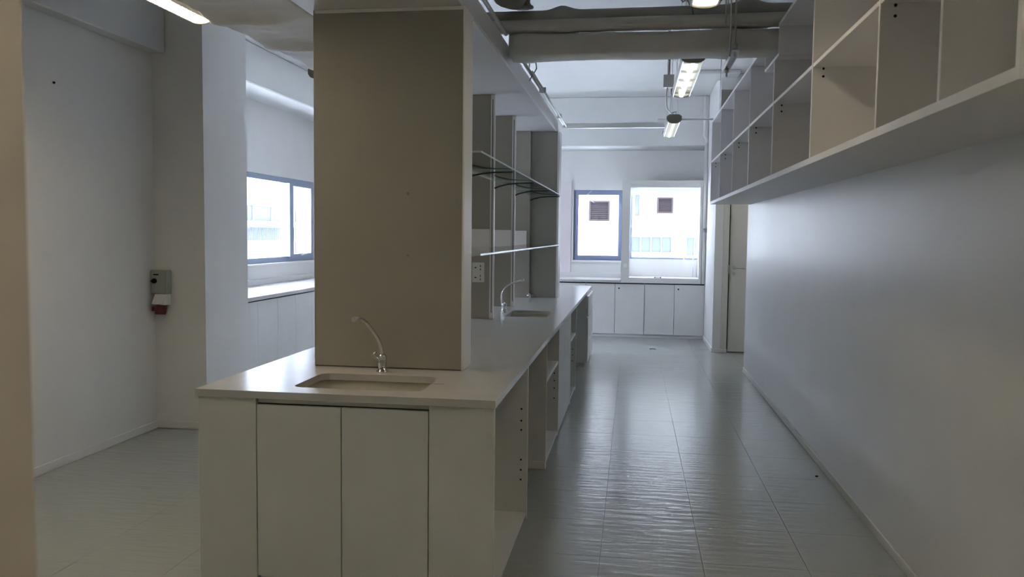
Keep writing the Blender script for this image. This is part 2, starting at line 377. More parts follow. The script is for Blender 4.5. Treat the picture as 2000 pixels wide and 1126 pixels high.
MB().tube([(-1.04, 8.35, .90), (-1.04, 8.35, .98), (-1.04, 8.35, .985)], [.014, .012, .018], 10).build('valve_body', CHROME, bv)
MB().tube([(-1.07, 8.35, .965), (-1.0, 8.35, .965)], .008, 8).build('valve_arm', CHROME, bv)

def bx(t, name, b, m=LAM, bev=0.0012, **k): return box(name, b, m, t, bev, **k)
XF = -0.564      # right-hand face of the carcasses
ZB = 0.868
# front (sink) cabinet
t = thing('sink_cabinet', 'white two-door cabinet facing the camera under the near sink', 'cabinet', (-1.227, 3.36, 0))
bx(t, 'apron', (-1.612, -0.842, 3.372, 3.39, 0.842, ZB))
for x0, x1 in ((-1.610, -1.2290), (-1.2250, -0.844)):
    bx(t, 'door', (x0, x1, 3.353, 3.371, 0.075, 0.838))
bx(t, 'carcass', (-1.612, -0.842, 3.374, 3.98, 0.07, 0.70), LAMG); bx(t, 'plinth', (-1.612, -0.842, 3.38, 3.398, 0, 0.068), LAMG)
bx(t, 'gap_shadow', (-1.612, -0.842, 3.3712, 3.3735, 0.07, 0.842), DARK)
# near left unit
t = thing('end_cabinet', 'white cabinet at the near left corner of the island', 'cabinet', (-1.75, 3.36, 0))
bx(t, 'end_panel', (-1.883, -1.6145, 3.353, 3.371, 0.0, ZB)); bx(t, 'carcass', (-1.862, -1.616, 3.3715, 4.5, 0.07, ZB - .002), LAMG)
for k in range(2): bx(t, 'door', (-1.883, -1.864, 3.374 + k * .565, 3.936 + k * .565, 0.07, ZB - .01))
bx(t, 'plinth', (-1.855, -1.62, 3.3715, 4.5, 0, 0.068), LAMG)
# other cabinets of the left bank (window side)
for i, y0 in enumerate((4.52, 5.64, 6.76, 7.88, 9.0, 10.05)):
    tt = thing('base_cabinet', ['white two-door cabinet on the hidden side of the island, %s' % s for s in ('next to the near corner unit', 'second from the near corner unit', 'third from the near corner unit', 'fourth from the near corner unit', 'next to the far end unit', 'at the far end')][i], 'cabinet', (-1.7, y0 + .5, 0))
    L_ = 1.11 if i < 4 else 1.04
    bx(tt, 'carcass', (-1.862, -1.30, y0, y0 + L_, 0.07, ZB - .002), LAMG); bx(tt, 'plinth', (-1.845, -1.31, y0, y0 + L_, 0, 0.068), LAMG)
    for k in range(2): bx(tt, 'door', (-1.883, -1.864, y0 + k * L_ / 2 + .002, y0 + (k + 1) * L_ / 2 - .002, .075, ZB - .01))

def pin_holes(t, y, x, zs, rr=0.0035):
    for z in zs: MB().tube([(x, y, z), (x, y - 0.0012, z)], rr, 8).build('pin_hole', DARK, t)
def open_unit(y0, y1, label, shelf_z=None, holes=(), plinth=0.02, xb=-0.838):
    t = thing('open_cabinet', label, 'cabinet', ((XF + xb) / 2, (y0 + y1) / 2, 0)); th = 0.018
    bx(t, 'side_panel', (xb, XF, y0, y0 + th, 0, ZB)); bx(t, 'side_panel', (xb, XF, y1 - th, y1, 0, ZB))
    bx(t, 'back_panel', (xb, xb + .012, y0 + th, y1 - th, plinth, ZB - .001), LAMG)
    bx(t, 'bottom_panel', (xb + .012, XF - .004, y0 + th, y1 - th, plinth, plinth + .018))
    bx(t, 'top_rail', (xb + .012, XF - .03, y0 + th, y1 - th, ZB - .02, ZB - .001), LAMG)
    bx(t, 'plinth', (XF - .03, XF - .012, y0 + th, y1 - th, 0, plinth - .001), LAMG)
    for y in (y0, y1 - th): box('edge_band', (XF, XF + .0015, y, y + th, 0, ZB), EDGE, t)
    if shelf_z: bx(t, 'shelf', (xb + .012, XF - .006, y0 + th, y1 - th, shelf_z, shelf_z + .022), EDGE)
    pin_holes(t, y1 - th, XF - .034, holes, 0.0055)
    return t
t = open_unit(3.3725, 4.51, 'open-fronted white unit at the near right corner of the island', holes=(.621, .555, .503, .335, .277, .222))
bx(t, 'end_panel', (-0.8395, -0.562, 3.353, 3.3715, 0.0, ZB))
t = open_unit(5.50, 6.45, 'open-fronted unit with one shelf, beyond the near knee space of the island', .575, (.50, .44, .38, .30))
bx(t, 'kick_strip', (-.90, XF, 5.478, 5.4985, 0, .05))
t = thing('door_cabinet', 'white two-door cabinet on the aisle side of the island, between two open units', 'cabinet', (-.75, 7.05, 0))
bx(t, 'carcass', (-.68, XF - .02, 6.455, 7.645, .03, ZB - .001), LAMG); bx(t, 'plinth', (-.67, XF - .03, 6.46, 7.64, 0, .029), LAMG)
for y0, y1 in ((6.457, 6.96), (6.963, 7.643)): bx(t, 'door', (XF - .018, XF, y0, y1, .022, ZB - .006))
open_unit(7.65, 8.42, 'open-fronted unit with one shelf, before the far knee space of the island', .57, (.42, .36, .30))
bk = MB().box(-1.29, -1.27, 4.51, 5.50, 0, ZB - .001).box(-1.29, -1.27, 8.42, 9.95, 0, ZB - .001)
t = thing('knee_panel', 'white back panel of the near knee space under the island', 'panel', (-1.28, 5.0, 0))
bx(t, 'board', (-1.28, -1.262, 4.51, 5.50, 0, ZB - .001)); bx(t, 'kick_board', (-1.262, -1.25, 4.52, 5.49, 0, .06)); bk.bm.free()
t = thing('knee_panel', 'white back panel of the far knee space under the island', 'panel', (-1.28, 9.2, 0))
bx(t, 'board', (-1.28, -1.262, 8.42, 9.94, 0, ZB - .001)); bx(t, 'kick_board', (-1.262, -1.25, 8.43, 9.93, 0, .06))
t = thing('drawer_pedestal', 'white three-drawer pedestal under the far end of the island', 'drawers', (-.75, 10.4, 0))
bx(t, 'carcass', (-1.0, -.545, 9.95, 11.1, .04, ZB - .001)); bx(t, 'plinth', (-.98, -.56, 9.97, 11.08, 0, .039), LAMG)
for z0, z1 in ((.05, .31), (.325, .59), (.605, .85)):
    q = bx(t, 'drawer_front', (-.544, -.526, 9.955, 11.095, z0, z1)); bx(q, 'drawer_pull', (-.526, -.518, 9.965, 11.085, z1 - .004, z1 + .003), ALU)

# ------------------------------------------------------------------ column, soffit, shelving
t = thing('clad_column', 'tall taupe-panelled column rising from the near end of the island', 'column', (-1.227, 4.13, .90))
bx(t, 'core', (-1.612, -.842, 4.047, 4.236, .9005, 2.698), LAMG)
bx(t, 'front_panel', (-1.608, -.846, 4.03, 4.0465, .906, 2.68), TAUPE)
bx(t, 'corner_trim', (-.8455, -.838, 4.029, 4.0465, .9005, 2.698), EDGE); bx(t, 'corner_trim', (-1.6155, -1.6085, 4.031, 4.0465, .9005, 2.698), TAUPE)
bx(t, 'side_panel', (-.8418, -.837, 4.0468, 4.236, .9005, 2.698), EDGE)
bx(t, 'top_trim', (-1.608, -.846, 4.029, 4.0465, 2.681, 2.698), EDGE)
MB().tube([(-1.122, 4.03, 1.785), (-1.122, 4.0285, 1.785)], .008, 10).build('screw_cap', OLIVE, t)
MB().tube([(-1.122, 4.03, 1.475), (-1.122, 4.0285, 1.475)], .006, 10).build('screw_cap', OLIVE, t)
t = thing('overhead_bulkhead', 'long white boxed bulkhead running above the island', 'bulkhead', (-1.25, 6.1, 2.7))
bx(t, 'soffit_panel', (-1.66, -.855, 2.9, 9.22, 2.70, 2.716), LAMG, .001); bx(t, 'side_fascia', (-.873, -.855, 2.9, 9.22, 2.7165, 2.835), LAM); bx(t, 'side_fascia', (-1.66, -1.642, 2.9, 9.22, 2.7165, 2.835), LAM)
bx(t, 'end_fascia', (-1.642, -.873, 2.9, 2.918, 2.7165, 2.835), LAM); bx(t, 'end_fascia', (-1.642, -.873, 9.202, 9.22, 2.7165, 2.835), LAM)
bx(t, 'top_panel', (-1.66, -.855, 2.9, 9.22, 2.8355, 2.845), LAM)
t = None
GZU, GZL, GXB, GXF = 2.008, 1.474, -1.150, -.790
post_lab = ['slim taupe panel post nearest the tall column, behind it', 'slim taupe post carrying the double socket beside the glass shelves', 'slim taupe post beyond the socket post, behind the second sink', 'slim taupe post against the end panel of the glass shelves']
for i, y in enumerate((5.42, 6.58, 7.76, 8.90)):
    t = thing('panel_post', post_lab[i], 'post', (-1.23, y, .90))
    bx(t, 'post_panel', (-1.315, -1.151 if i < 3 else -1.1185, y, y + .035, .9005, 2.699), TAUPE)
    if i < 3: bx(t, 'upright_track', (-1.1505, -1.118, y - .004, y + .036, .9005, 2.699), ALU)
    if i < 3: box('track_slot', (-1.137, -1.131, y - .0045, y - .0038, .95, 2.66), DARKR, t)
    bx(t, 'pale_strip', (-1.315, -1.1525, y - .005, y - .0002, 1.47, 1.627), EDGE)  # paler strip across the post front, just above the lower glass shelf
    for z in (GZU, GZL):
        MB().tube([(-1.118, y + .015, z - .052), (-1.08, y + .015, z - .036), (-1.0, y + .015, z - .018), (-.92, y + .015, z - .012), (-.80, y + .015, z - .010)], [.007, .007, .006, .005, .005], 8).build('shelf_bracket', DARKR if z == GZU else STEEL, t)
t = thing('shelf_end_panel', 'taupe panel closing the far end of the glass shelves', 'panel', (-1.0, 8.95, .90))
bx(t, 'face_panel', (-1.117, -.832, 8.95, 8.962, .9005, 2.699), TAUPE); bx(t, 'side_panel', (-.8318, -.812, 8.95, 9.2, .9005, 2.699), EDGE); bx(t, 'back_panel', (-1.31, -.832, 8.966, 9.2, .9005, 2.699), LAMG)
bays = [(4.24, 5.43), (5.44, 6.59), (6.60, 7.77), (7.78, 8.945)]
ords = ['nearest the column', 'second from the column', 'third from the column', 'against the far end panel']
for lev, z in (('upper', GZU), ('lower', GZL)):
    for k, (y0, y1) in enumerate(bays):
        mb = MB(); mb.box(GXB + .034, GXF, y0, y1, z, z + .010, SHELFG); mb.mi(GEDGE)
        for f in mb.bm.faces:
            if abs(f.calc_center_median().z - z - .005) < .002: f.material_index = 1
        tag(mb.build('glass_shelf'), 'clear glass shelf of the %s tier, %s' % (lev, ords[k]), 'shelf', None)
s = thing('double_socket', 'double power socket on the taupe post beside the glass shelves', 'socket', (-1.241, 6.57, 1.19))
bx(s, 'socket_plate', (-1.291, -1.192, 6.566, 6.5798, 1.196, 1.357), WPLAST, .003)
for z in (1.235, 1.315):
    hh = MB()
    for dx, dz, a, b_ in ((-.022, 0, .008, .004), (.018, .014, .003, .008), (.018, -.014, .003, .008)): hh.box(-1.241 + dx - a, -1.241 + dx + a, 6.5652, 6.5662, z + dz - b_, z + dz + b_)
    hh.build('socket_holes', DARK, s)

# ================================================================== WALL SHELF UNIT (right)
X0, X1 = .863, 1.3125
t = thing('wall_shelf_unit', 'long white open cubby shelf unit fixed high on the right-hand wall', 'shelves', (1.09, 5.9, 1.965))
DV = [2.06, 2.56, 3.19, 4.33, 5.50, 6.61, 7.66, 8.765, 9.79]
bx(t, 'bottom_board', (X0, X1, 2.06, 9.79, 1.955, 1.985), SHELFM); box('bottom_edge_band', (X0 - .0015, X0, 2.06, 9.79, 1.955, 1.985), EDGE, t)
bx(t, 'back_panel', (X1 - .012, X1, 2.06, 9.79, 1.986, 2.70), SHELFM)
bx(t, 'top_board', (X0, X1, 2.06, 5.385, 2.888, 2.908), SHELFM); bx(t, 'top_board', (X0, X1, 5.905, 9.79, 2.888, 2.908), SHELFM)
bx(t, 'back_panel', (X1 - .012, X1, 2.06, 5.385, 2.701, 2.887), SHELFM); bx(t, 'back_panel', (X1 - .012, X1, 5.905, 9.79, 2.701, 2.887), SHELFM)
bx(t, 'notch_board', (X0, X1 - .012, 5.385, 5.905, 2.708, 2.726), EDGE)
bx(t, 'notch_panel', (X0, X1 - .012, 5.367, 5.385, 2.708, 2.8875), SHELFM); bx(t, 'notch_panel', (X0, X1 - .012, 5.905, 5.921, 2.708, 2.8875), SHELFM)
box('top_edge_band', (X0 - .0015, X0, 2.06, 5.385, 2.888, 2.908), EDGE, t); box('top_edge_band', (X0 - .0015, X0, 5.905, 9.79, 2.888, 2.908), EDGE, t)
for i, y in enumerate(DV):
    if i == len(DV) - 1: y -= .018
    zt = 2.707 if abs(y - 5.5) < .01 else 2.8875
    q = bx(t, 'divider', (X0, X1 - .012, y, y + .018, 1.9855, zt), SHELFM); box('edge_band', (X0 - .0015, X0, y, y + .018, 1.9855, zt), EDGE, q)
    if 0 < i:
        for z in (2.385, 2.423): MB().tube([(X0 + .05, y, z), (X0 + .05, y - .0015, z)], .006, 8).build('pin_hole', DARK, q)
for a, b_ in zip(DV, DV[1:]):
    q = bx(t, 'middle_shelf', (X0 + .002, X1 - .012, a + .0185, b_ - .0005, 2.43, 2.448), SHELFM); box('edge_band', (X0 + .0005, X0 + .002, a + .0185, b_ - .0005, 2.43, 2.448), EDGE, q)
tb = tag(box('upright_board', (.857, 1.30, 8.765, 8.783, 2.909, 3.085), TAUPE, bev=.001), 'brownish board standing on top of the wall shelf unit near its far end', 'board')

# ================================================================== FAR + SIDE RUNS
fl = ['beside the door recess', 'second from the door recess', 'third from the door recess', 'behind the end of the island', 'fifth from the door recess', 'at the corner under the windows']
xr = 1.093
for i in range(5):
    x1 = xr - i * .912; x0 = x1 - .910
    t = thing('base_cabinet', 'white two-door cabinet under the far windows, ' + fl[i], 'cabinet', ((x0 + x1) / 2, 13.3, 0), None)
    bx(t, 'carcass', (x0, x1, 12.988, 13.66, .05, .852), LAMG); bx(t, 'plinth', (x0, x1, 13.0, 13.02, 0, .049), LAMG)
    box('gap_shadow', (x0 + .002, x1 - .002, 12.9865, 12.988, .055, .85), DARK, t)
    for k in range(2):
        q = bx(t, 'door', (x0 + k * .455 + .003, x0 + (k + 1) * .455 - .003, 12.968, 12.9863, .05, .833))
        if k == 1: MB().tube([(x0 + .515, 12.9665, .765), (x0 + .515, 12.968, .765)], .013, 10).build('lock', DARK, q)
wtf = box('far_worktop', (-4.84, -.192, 12.93, 13.664, .853, .895), TOP, bev=.004)
tag(wtf, 'pale worktop running under the far windows', 'worktop')
wts = MB().box(-4.814, -3.96, 6.86, 12.928, .853, .895, bev=.004).build('side_worktop', TOP); tag(wts, 'deep pale worktop under the left-hand window', 'worktop')
ss = MB().box(-4.60, -4.20, 9.35, 9.85, .8952, .897, bev=.0005).build('worktop_cover', STEEL); tag(ss, 'flat grey cover plate lying in the worktop under the left-hand window', 'plate')
sl = ['nearest the pier', 'second from the pier', 'third from the pier', 'fourth from the pier', 'fifth from the pier', 'next to the far corner']
for i in range(6):
    y0 = 6.86 + i * 1.01; y1 = y0 + 1.008
    t = thing('base_cabinet', 'white two-door cabinet under the left-hand window, ' + sl[i], 'cabinet', (-4.4, (y0 + y1) / 2, 0))
    bx(t, 'carcass', (-4.84, -4.019, y0, y1, .05, .852), LAMG); bx(t, 'plinth', (-4.06, -4.04, y0, y1, 0, .049), LAMG); box('gap_shadow', (-4.0185, -4.017, y0 + .002, y1 - .002, .055, .85), DARK, t)
    for k in range(2): bx(t, 'door', (-4.0165, -3.998, y0 + k * .504 + .002, y0 + (k + 1) * .504 - .002, .05, .835))

# alcove surround around the second far window
t = thing('window_surround', 'projecting white boxed surround around the far right window', 'surround', (.42, 13.3, .853))
bx(t, 'surround_front', (-.189, -.062, 12.94, 12.96, .853, 2.437), PAINT); bx(t, 'surround_front', (.992, 1.030, 12.94, 12.96, .853, 2.437), PAINT)
bx(t, 'surround_front', (-.0615, .9915, 12.94, 12.96, 2.326, 2.437), PAINT); bx(t, 'surround_front', (-.0615, .9915, 12.94, 12.96, .853, .935), PAINT)
bx(t, 'surround_side', (-.189, -.075, 12.961, 13.698, .853, 2.437), PAINT); bx(t, 'surround_side', (1.03, 1.092, 12.961, 13.698, .853, 2.437), PAINT)
bx(t, 'surround_top', (-.0745, 1.029, 12.961, 13.698, 2.40, 2.437), PAINT); bx(t, 'surround_ledge', (-.0745, 1.029, 12.961, 13.698, .853, .925), TOP)
bl = thing('roller_blind', 'pale blue rolled-up blind at the top of the far right window', 'blind', (.49, 13.66, 2.27))
MB().tube([(-.05, 13.66, 2.345), (1.02, 13.66, 2.345)], .026, 12).build('blind_roll', BLIND, bl); bx(bl, 'blind_fabric', (-.045, 1.015, 13.652, 13.656, 2.272, 2.34), BLIND, 0); bx(bl, 'bottom_bar', (-.045, 1.015, 13.646, 13.662, 2.258, 2.272), EDGE)
s = thing('wall_socket', 'small white wall socket between the two far windows', 'socket', (-.12, 12.93, 1.09))
bx(s, 'socket_plate', (-.163, -.083, 12.928, 12.9395, 1.07, 1.175), WPLAST, .003); bx(s, 'socket_rocker', (-.148, -.098, 12.9255, 12.9278, 1.10, 1.15), EDGE, .001)
# small items on alcove ledge
t = thing('ledge_bracket', 'tiny white fitting with two dark ends on the far right window ledge', 'fitting', (.38, 13.05, .9255))
bx(t, 'bracket_body', (.33, .43, 13.03, 13.07, .9255, .955), WPLAST, .004); MB().tube([(.335, 13.028, .94), (.335, 13.025, .94)], .010, 8).build('dark_end', DARK, t); MB().tube([(.425, 13.028, .94), (.425, 13.025, .94)], .010, 8).build('dark_end', DARK, t)
arc = [(.88 + .075 * math.cos(a), 13.62, 1.20 + .075 * math.sin(a)) for a in [math.pi * k / 10 for k in range(11)]]
tag(MB().tube([(.955, 13.62, .926)] + arc + [(.805, 13.62, 1.17)], .008, 6).build('hose_arc', ALU), 'pale curved spout rising at the right of the far right window', 'spout')
wh = [(-.74, 13.69, 2.35), (-.70, 13.69, 2.31), (-.765, 13.69, 2.26), (-.765, 13.69, 2.21), (-.70, 13.69, 2.15), (-.66, 13.69, 2.12)]
tag(MB().tube(wh, .004, 5).build('wire_hook', WPLAST), 'thin white wire hanging over the dark far left window frame', 'wire')
t = thing('wall_board', 'pinkish wall board left of the dark-framed far window', 'board', (-1.2, 13.69, .966))
bx(t, 'board_panel', (-1.45, -1.03, 13.675, 13.699, .966, 2.44), BOARD); bx(t, 'board_header', (-1.45, -1.02, 13.665, 13.699, 2.441, 2.49), PAINT)
# gas pipe
t = thing('gas_pipe', 'white vertical pipe with a valve, at the right of the far windows', 'pipe', (1.06, 12.90, .86))
MB().tube([(1.064, 12.915, .86), (1.066, 12.915, 2.30), (1.066, 12.915, 3.0)], .026, 10).build('pipe_run', WPLAST, t)
MB().tube([(1.066, 12.915, 3.0), (1.066, 12.915, 3.05), (1.03, 12.915, 3.10), (1.03, 12.915, 3.70)], .022, 10).build('pipe_bend', WPLAST, t)
MB().tube([(1.03, 12.905, 1.68), (1.10, 12.905, 1.68)], .036, 10).build('valve_body', STEEL, t); MB().tube([(1.066, 12.88, 1.68), (1.066, 12.85, 1.68), (1.066, 12.845, 1.69)], [.016, .016, .028], 8).build('valve_knob', GPLAST, t)
bx(t, 'pipe_clip', (1.062, 1.094, 12.895, 12.935, 1.36, 1.385), WPLAST)

# ================================================================== LUMINAIRES
def luminaire(x, y0, y1, z, lit, label, wd=.15, pitch=.042):
    t = thing('strip_luminaire', label, 'light', (x, (y0 + y1) / 2, z), 'strip luminaires')
    h = wd / 2; n = 8
    # curved louvre body: lens bulging downward between side rails, closed housing above
    MB().prism([(x - h, z + .035), (x + h, z + .035), (x + h * .8, z + .085), (x - h * .8, z + .085)], y0 + .012, y1 - .012, LUMW).build('housing', LUMW, t)
    for s in (-1, 1): MB().prism([(x + s * h, z + .034), (x + s * (h - .008), z + .034), (x + s * (h - .02), z + .004), (x + s * (h - .012), z + .004)], y0 + .012, y1 - .012).build('side_rail', LUMW, t)
    prof = [(x - h - .006, z + .07), (x - h - .006, z + .03)] + [(x - h * math.cos(math.pi * k / n), z + .025 - .035 * math.sin(math.pi * k / n)) for k in range(n + 1)] + [(x + h + .006, z + .03), (x + h + .006, z + .07), (x + h * .7, z + .09), (x - h * .7, z + .09)]
    for ya in (y0, y1 - .012): MB().prism(prof, ya, ya + .012).build('end_cap', OLIVE, t)
    dim = lit is TUBE_DIM
    for s in ((0,) if dim else (-.33, .33)): MB().tube([(x + s * wd * .6, y0 + .03, z + .018), (x + s * wd * .6, y1 - .03, z + .018)], .026 if dim else .008, 12).build('fluorescent_tube', lit, t)
    lv = MB(); k = y0 + .04
    while k < y1 - .04:
        pts = [(x - (h - .02) * math.cos(math.pi * j / 6), z + .006 - .014 * math.sin(math.pi * j / 6)) for j in range(7)]
        lv.prism(pts + [(x + h - .02, z + .014), (x - h + .02, z + .014)], k, k + .0025); k += pitch
    lv.build('louvre_slats', LUMW, t, kind='stuff')
    for yy in (y0 + .12, y1 - .12):
        for s in (-1, 1): MB().tube([(x + s * h * .6, yy, z + .088), (x + s * .01, yy, CZ)], .0022, 5).build('hanger_wire', STEEL, t)
    return t
luminaire(-2.415, 3.05, 4.40, 2.75, TUBE_LEFT, 'lit strip luminaire hanging at the upper left corner of the photo')
luminaire(.345, 3.05, 4.56, 2.80, TUBE_ON, 'lit strip luminaire over the aisle, nearest, cut by the top edge', .17)
luminaire(.385, 5.95, 7.45, 2.80, TUBE_DIM, 'pale strip luminaire over the aisle just beyond the white duct', .17, .34)
luminaire(.41, 9.25, 10.6, 2.82, TUBE_DIM, 'farthest strip luminaire over the aisle, with a curved cable')
luminaire(-2.53, 6.40, 7.8, 2.82, TUBE_DIM, 'strip luminaire whose end peeks out left of the tall column')
luminaire(.345, .1, 1.55, 2.80, TUBE_ADDED_NEAR, 'added strip luminaire above the camera, unseen, brightening the near surfaces', .17)  # unseen lamp added to lift the camera-facing cabinets and column
luminaire(1.95, 10.15, 11.3, 2.82, TUBE_ADDED, 'added strip luminaire, unseen in the door recess, brightening the door')  # no lamp visible here; added so the recess and door are not dark
luminaire(-2.415, .75, 2.10, 2.75, TUBE_ADDED, 'added strip luminaire over the left bay, unseen, brightening the near end')  # another unseen lamp, added as fill for the near end
t = thing('ceiling_dropper', 'white vertical cable dropper box beside the aisle luminaires', 'cable box', (.3, 8.0, 3.12))
bx(t, 'dropper_box', (.25, .35, 8.1, 8.16, 3.0, 3.12), WPLAST); MB().tube([(.30, 8.13, 3.12), (.30, 8.13, CZ)], .014, 8).build('dropper_pipe', WPLAST, t)
fx = [(.29, 8.13, 3.0), (.28, 8.2, 2.93), (.30, 8.5, 2.86), (.36, 8.9, 2.87), (.41, 9.15, 2.92), (.43, 9.35, 2.95), (.43, 9.45, 2.925)]
MB().tube(fx, .008, 6).build('flexible_cable', WPLAST, t)

# ================================================================== DUCTS AND PIPES
def wrapped(name, x0, x1, y0, y1, z0, z1, axis, amp, seed, m, parent, bulges=(), st=0.09):
    """insulated, hand-wrapped duct: subdivided rounded box displaced by noise"""
    mb = MB(); bm = mb.bm; n = max(2, int(((x1 - x0) if axis == 'X' else (y1 - y0)) / st))
    a0, a1 = (x0, x1) if axis == 'X' else (y0, y1); c0, c1 = (y0, y1) if axis == 'X' else (x0, x1)
    prof = rrect(c0, c1, z0, z1, min(.03, (z1 - z0) * .4, (c1 - c0) * .4), 3)
    dense = []
    for k in range(len(prof)):
        p, q = prof[k], prof[(k + 1) % len(prof)]; L = math.dist(p, q); s_ = max(1, int(L / .07))
        dense += [(p[0] + (q[0] - p[0]) * j / s_, p[1] + (q[1] - p[1]) * j / s_) for j in range(s_)]
    cc, cz = (c0 + c1) / 2, (z0 + z1) / 2; rings = []
    for i in range(n + 1):
        a = a0 + (a1 - a0) * i / n; ring = []
        for c, z in dense:
            d_ = Vector((c - cc, z - cz)); L = d_.length or 1
            nv = noise.noise(Vector((a * 3.0 + seed, c * 4, z * 9))) * amp + noise.noise(Vector((a * 11, c * 9 + seed, z * 16))) * amp * .4
            for (ba, bw, bh) in bulges: nv += bh * math.exp(-((a - ba) / bw) ** 2)
            d_ = d_ * (nv / L); c2, z2 = c + d_.x, z + d_.y
            ring.append(bm.verts.new((a, c2, z2) if axis == 'X' else (c2, a, z2)))
        rings.append(ring)
    m_ = len(dense)
    for i in range(n):
        for j in range(m_):
            f = bm.faces.new((rings[i][j], rings[i][(j + 1) % m_], rings[i + 1][(j + 1) % m_], rings[i + 1][j])); f.smooth = True
    bm.faces.new(rings[0]); bm.faces.new(rings[-1][::-1])
    return mb.build(name, m, parent)
t = thing('cross_duct', 'wide white-wrapped duct crossing above the aisle into the wall shelf notch', 'duct', (0, 5.5, 2.75))
wrapped('duct_body', -.832, 1.29, 5.405, 5.66, 2.752, 2.890, 'X', .009, 3.1, INSUL, t, [(-.72, .06, .014), (.55, .05, .010)])
t = thing('cross_pipe', 'round wrapped pipe lying along the top of the cross duct', 'pipe', (0, 5.45, 2.9))
MB().tube([(-1.5 + k * .2, 5.45, 2.938 + .0010 * k) for k in range(14)] + [(1.27, 5.45, 2.952)], .042, 14).build('pipe_body', INSUL, t)
t = thing('insulated_pipe', 'dark thick insulated pipe behind the cross duct', 'pipe', (0, 5.6, 2.9))
pts = []; rs = []
for k in range(91):
    x = -1.5 + k * 2.78 / 90; pts.append((x, 5.60, 3.004 + .010 * k / 90))
    rs.append(.074 + .026 * math.exp(-((x + .50) / .07) ** 2) + .034 * math.exp(-((x - .70) / .09) ** 2) + .003 * noise.noise(Vector((x * 9, 1, 2))))
MB().tube(pts, rs, 18).build('pipe_body', INSULD, t)
t = thing('long_duct', 'broad wrapped duct running lengthwise above the left bay', 'duct', (-1.9, 4.0, 2.72))
wrapped('duct_body', -2.28, -1.70, 2.0, 5.66, 2.73, 3.0, 'Y', .036, 9.7, INSUL, t, [(4.95, .06, .020), (3.6, .07, .016), (4.3, .05, .012)], .045)
wrapped('duct_elbow', -1.76, -1.675, 5.35, 5.70, 2.74, 2.96, 'X', .008, 4.4, INSUL, t)
t = thing('riser_pipe', 'thick dark wrapped pipe rising beside the bulkhead to the ceiling', 'pipe', (-.74, 5.45, 3.0))
MB().tube([(-.772, 5.55, 3.095), (-.772, 5.55, 3.11), (-.772, 5.54, 3.12), (-.772, 5.54, 3.2), (-.772, 5.54, CZ - .012)], [.085, .066, .060, .068, .068], 16).build('pipe_body', INSULD, t)
MB().tube([(-.86, 3.2, 3.2), (-.86, 4.6, 3.17), (-.86, 5.2, 3.15), (-.845, 5.38, 3.15), (-.80, 5.48, 3.15)], [.085, .085, .088, .10, .09], 16).build('branch_pipe', INSULD, t)
t = thing('conduit', 'thin white conduit running along the top edge of the bulkhead', 'conduit', (-.82, 6, 2.86))
MB().tube([(-.845, 3.0, 2.878), (-.845, 5.37, 2.878)], .013, 8).build('conduit_run', WPLAST, t); MB().tube([(-.845, 5.72, 2.878), (-.845, 9.80, 2.878)], .013, 8).build('conduit_run', WPLAST, t)
MB().tube([(-.812, 6.5, 2.858), (-.812, 9.80, 2.858)], .008, 8).build('conduit_run', WPLAST, t)
for y in (5.85, 7.4, 9.0): bx(t, 'conduit_clip', (-.862, -.80, y, y + .02, 2.846, 2.895), WPLAST)
MB().tube([(-.845, 6.55, 2.885), (-.845, 6.6, 2.95), (-.80, 6.62, 2.955), (-.79, 6.6, 2.90), (-.845, 6.58, 2.80)], .006, 6).build('loose_wire', STEEL, t)
t = thing('cable_trunking', 'white cable trunking crossing the aisle to the farthest luminaire', 'trunking', (-.3, 9.83, 2.85))
bx(t, 'trunking_body', (-.87, .33, 9.82, 9.88, 2.842, 2.90), WPLAST); MB().tube([(.25, 9.85, 2.936), (1.29, 9.85, 2.936)], .010, 8).build('conduit_run', WPLAST, t)
for x in (.95,): MB().tube([(x, 9.85, 2.905), (x, 9.85, CZ)], .004, 5).build('hanger_rod', STEEL, t)
t = thing('duct_hanger', 'threaded rods and steel channel holding the cross duct near the shelf unit', 'hanger', (.6, 5.5, 2.70))
ch = MB().box(.573, .577, 5.28, 5.86, 2.700, 2.730).box(.613, .617, 5.28, 5.86, 2.700, 2.730).box(.577, .613, 5.28, 5.86, 2.727, 2.730); ch.build('channel', ALU, t)
for x in (.535, .565, .595): MB().tube([(x, 5.33, 2.70 if x > .55 else 2.9), (x, 5.33, CZ)], .006, 8).build('threaded_rod', STEEL, t)
MB().tube([(.595, 5.78, 2.66), (.595, 5.78, CZ)], .006, 8).build('threaded_rod', STEEL, t)
MB().tube([(.595, 5.33, 2.745), (.595, 5.33, 2.775)], .016, 6).build('nut', STEEL, t); MB().tube([(.595, 5.78, 2.685), (.595, 5.78, 2.715)], .016, 6).build('nut', STEEL, t)
t = thing('cable_drop_box', 'small cable box with looped cable on the ceiling near the nearest aisle luminaire', 'cable box', (.25, 5.3, 3.0))
bx(t, 'drop_box', (.20, .27, 5.28, 5.32, 3.06, 3.14), GPLAST); MB().tube([(.235, 5.30, 3.14), (.235, 5.30, CZ)], .008, 6).build('drop_pipe', WPLAST, t)
MB().tube([(.25, 5.30, 3.06), (.27, 5.3, 3.03), (.30, 5.31, 3.05), (.31, 5.33, 3.10), (.335, 5.4, 3.02), (.35, 5.5, 2.98)], .006, 6).build('looped_cable', GPLAST, t)

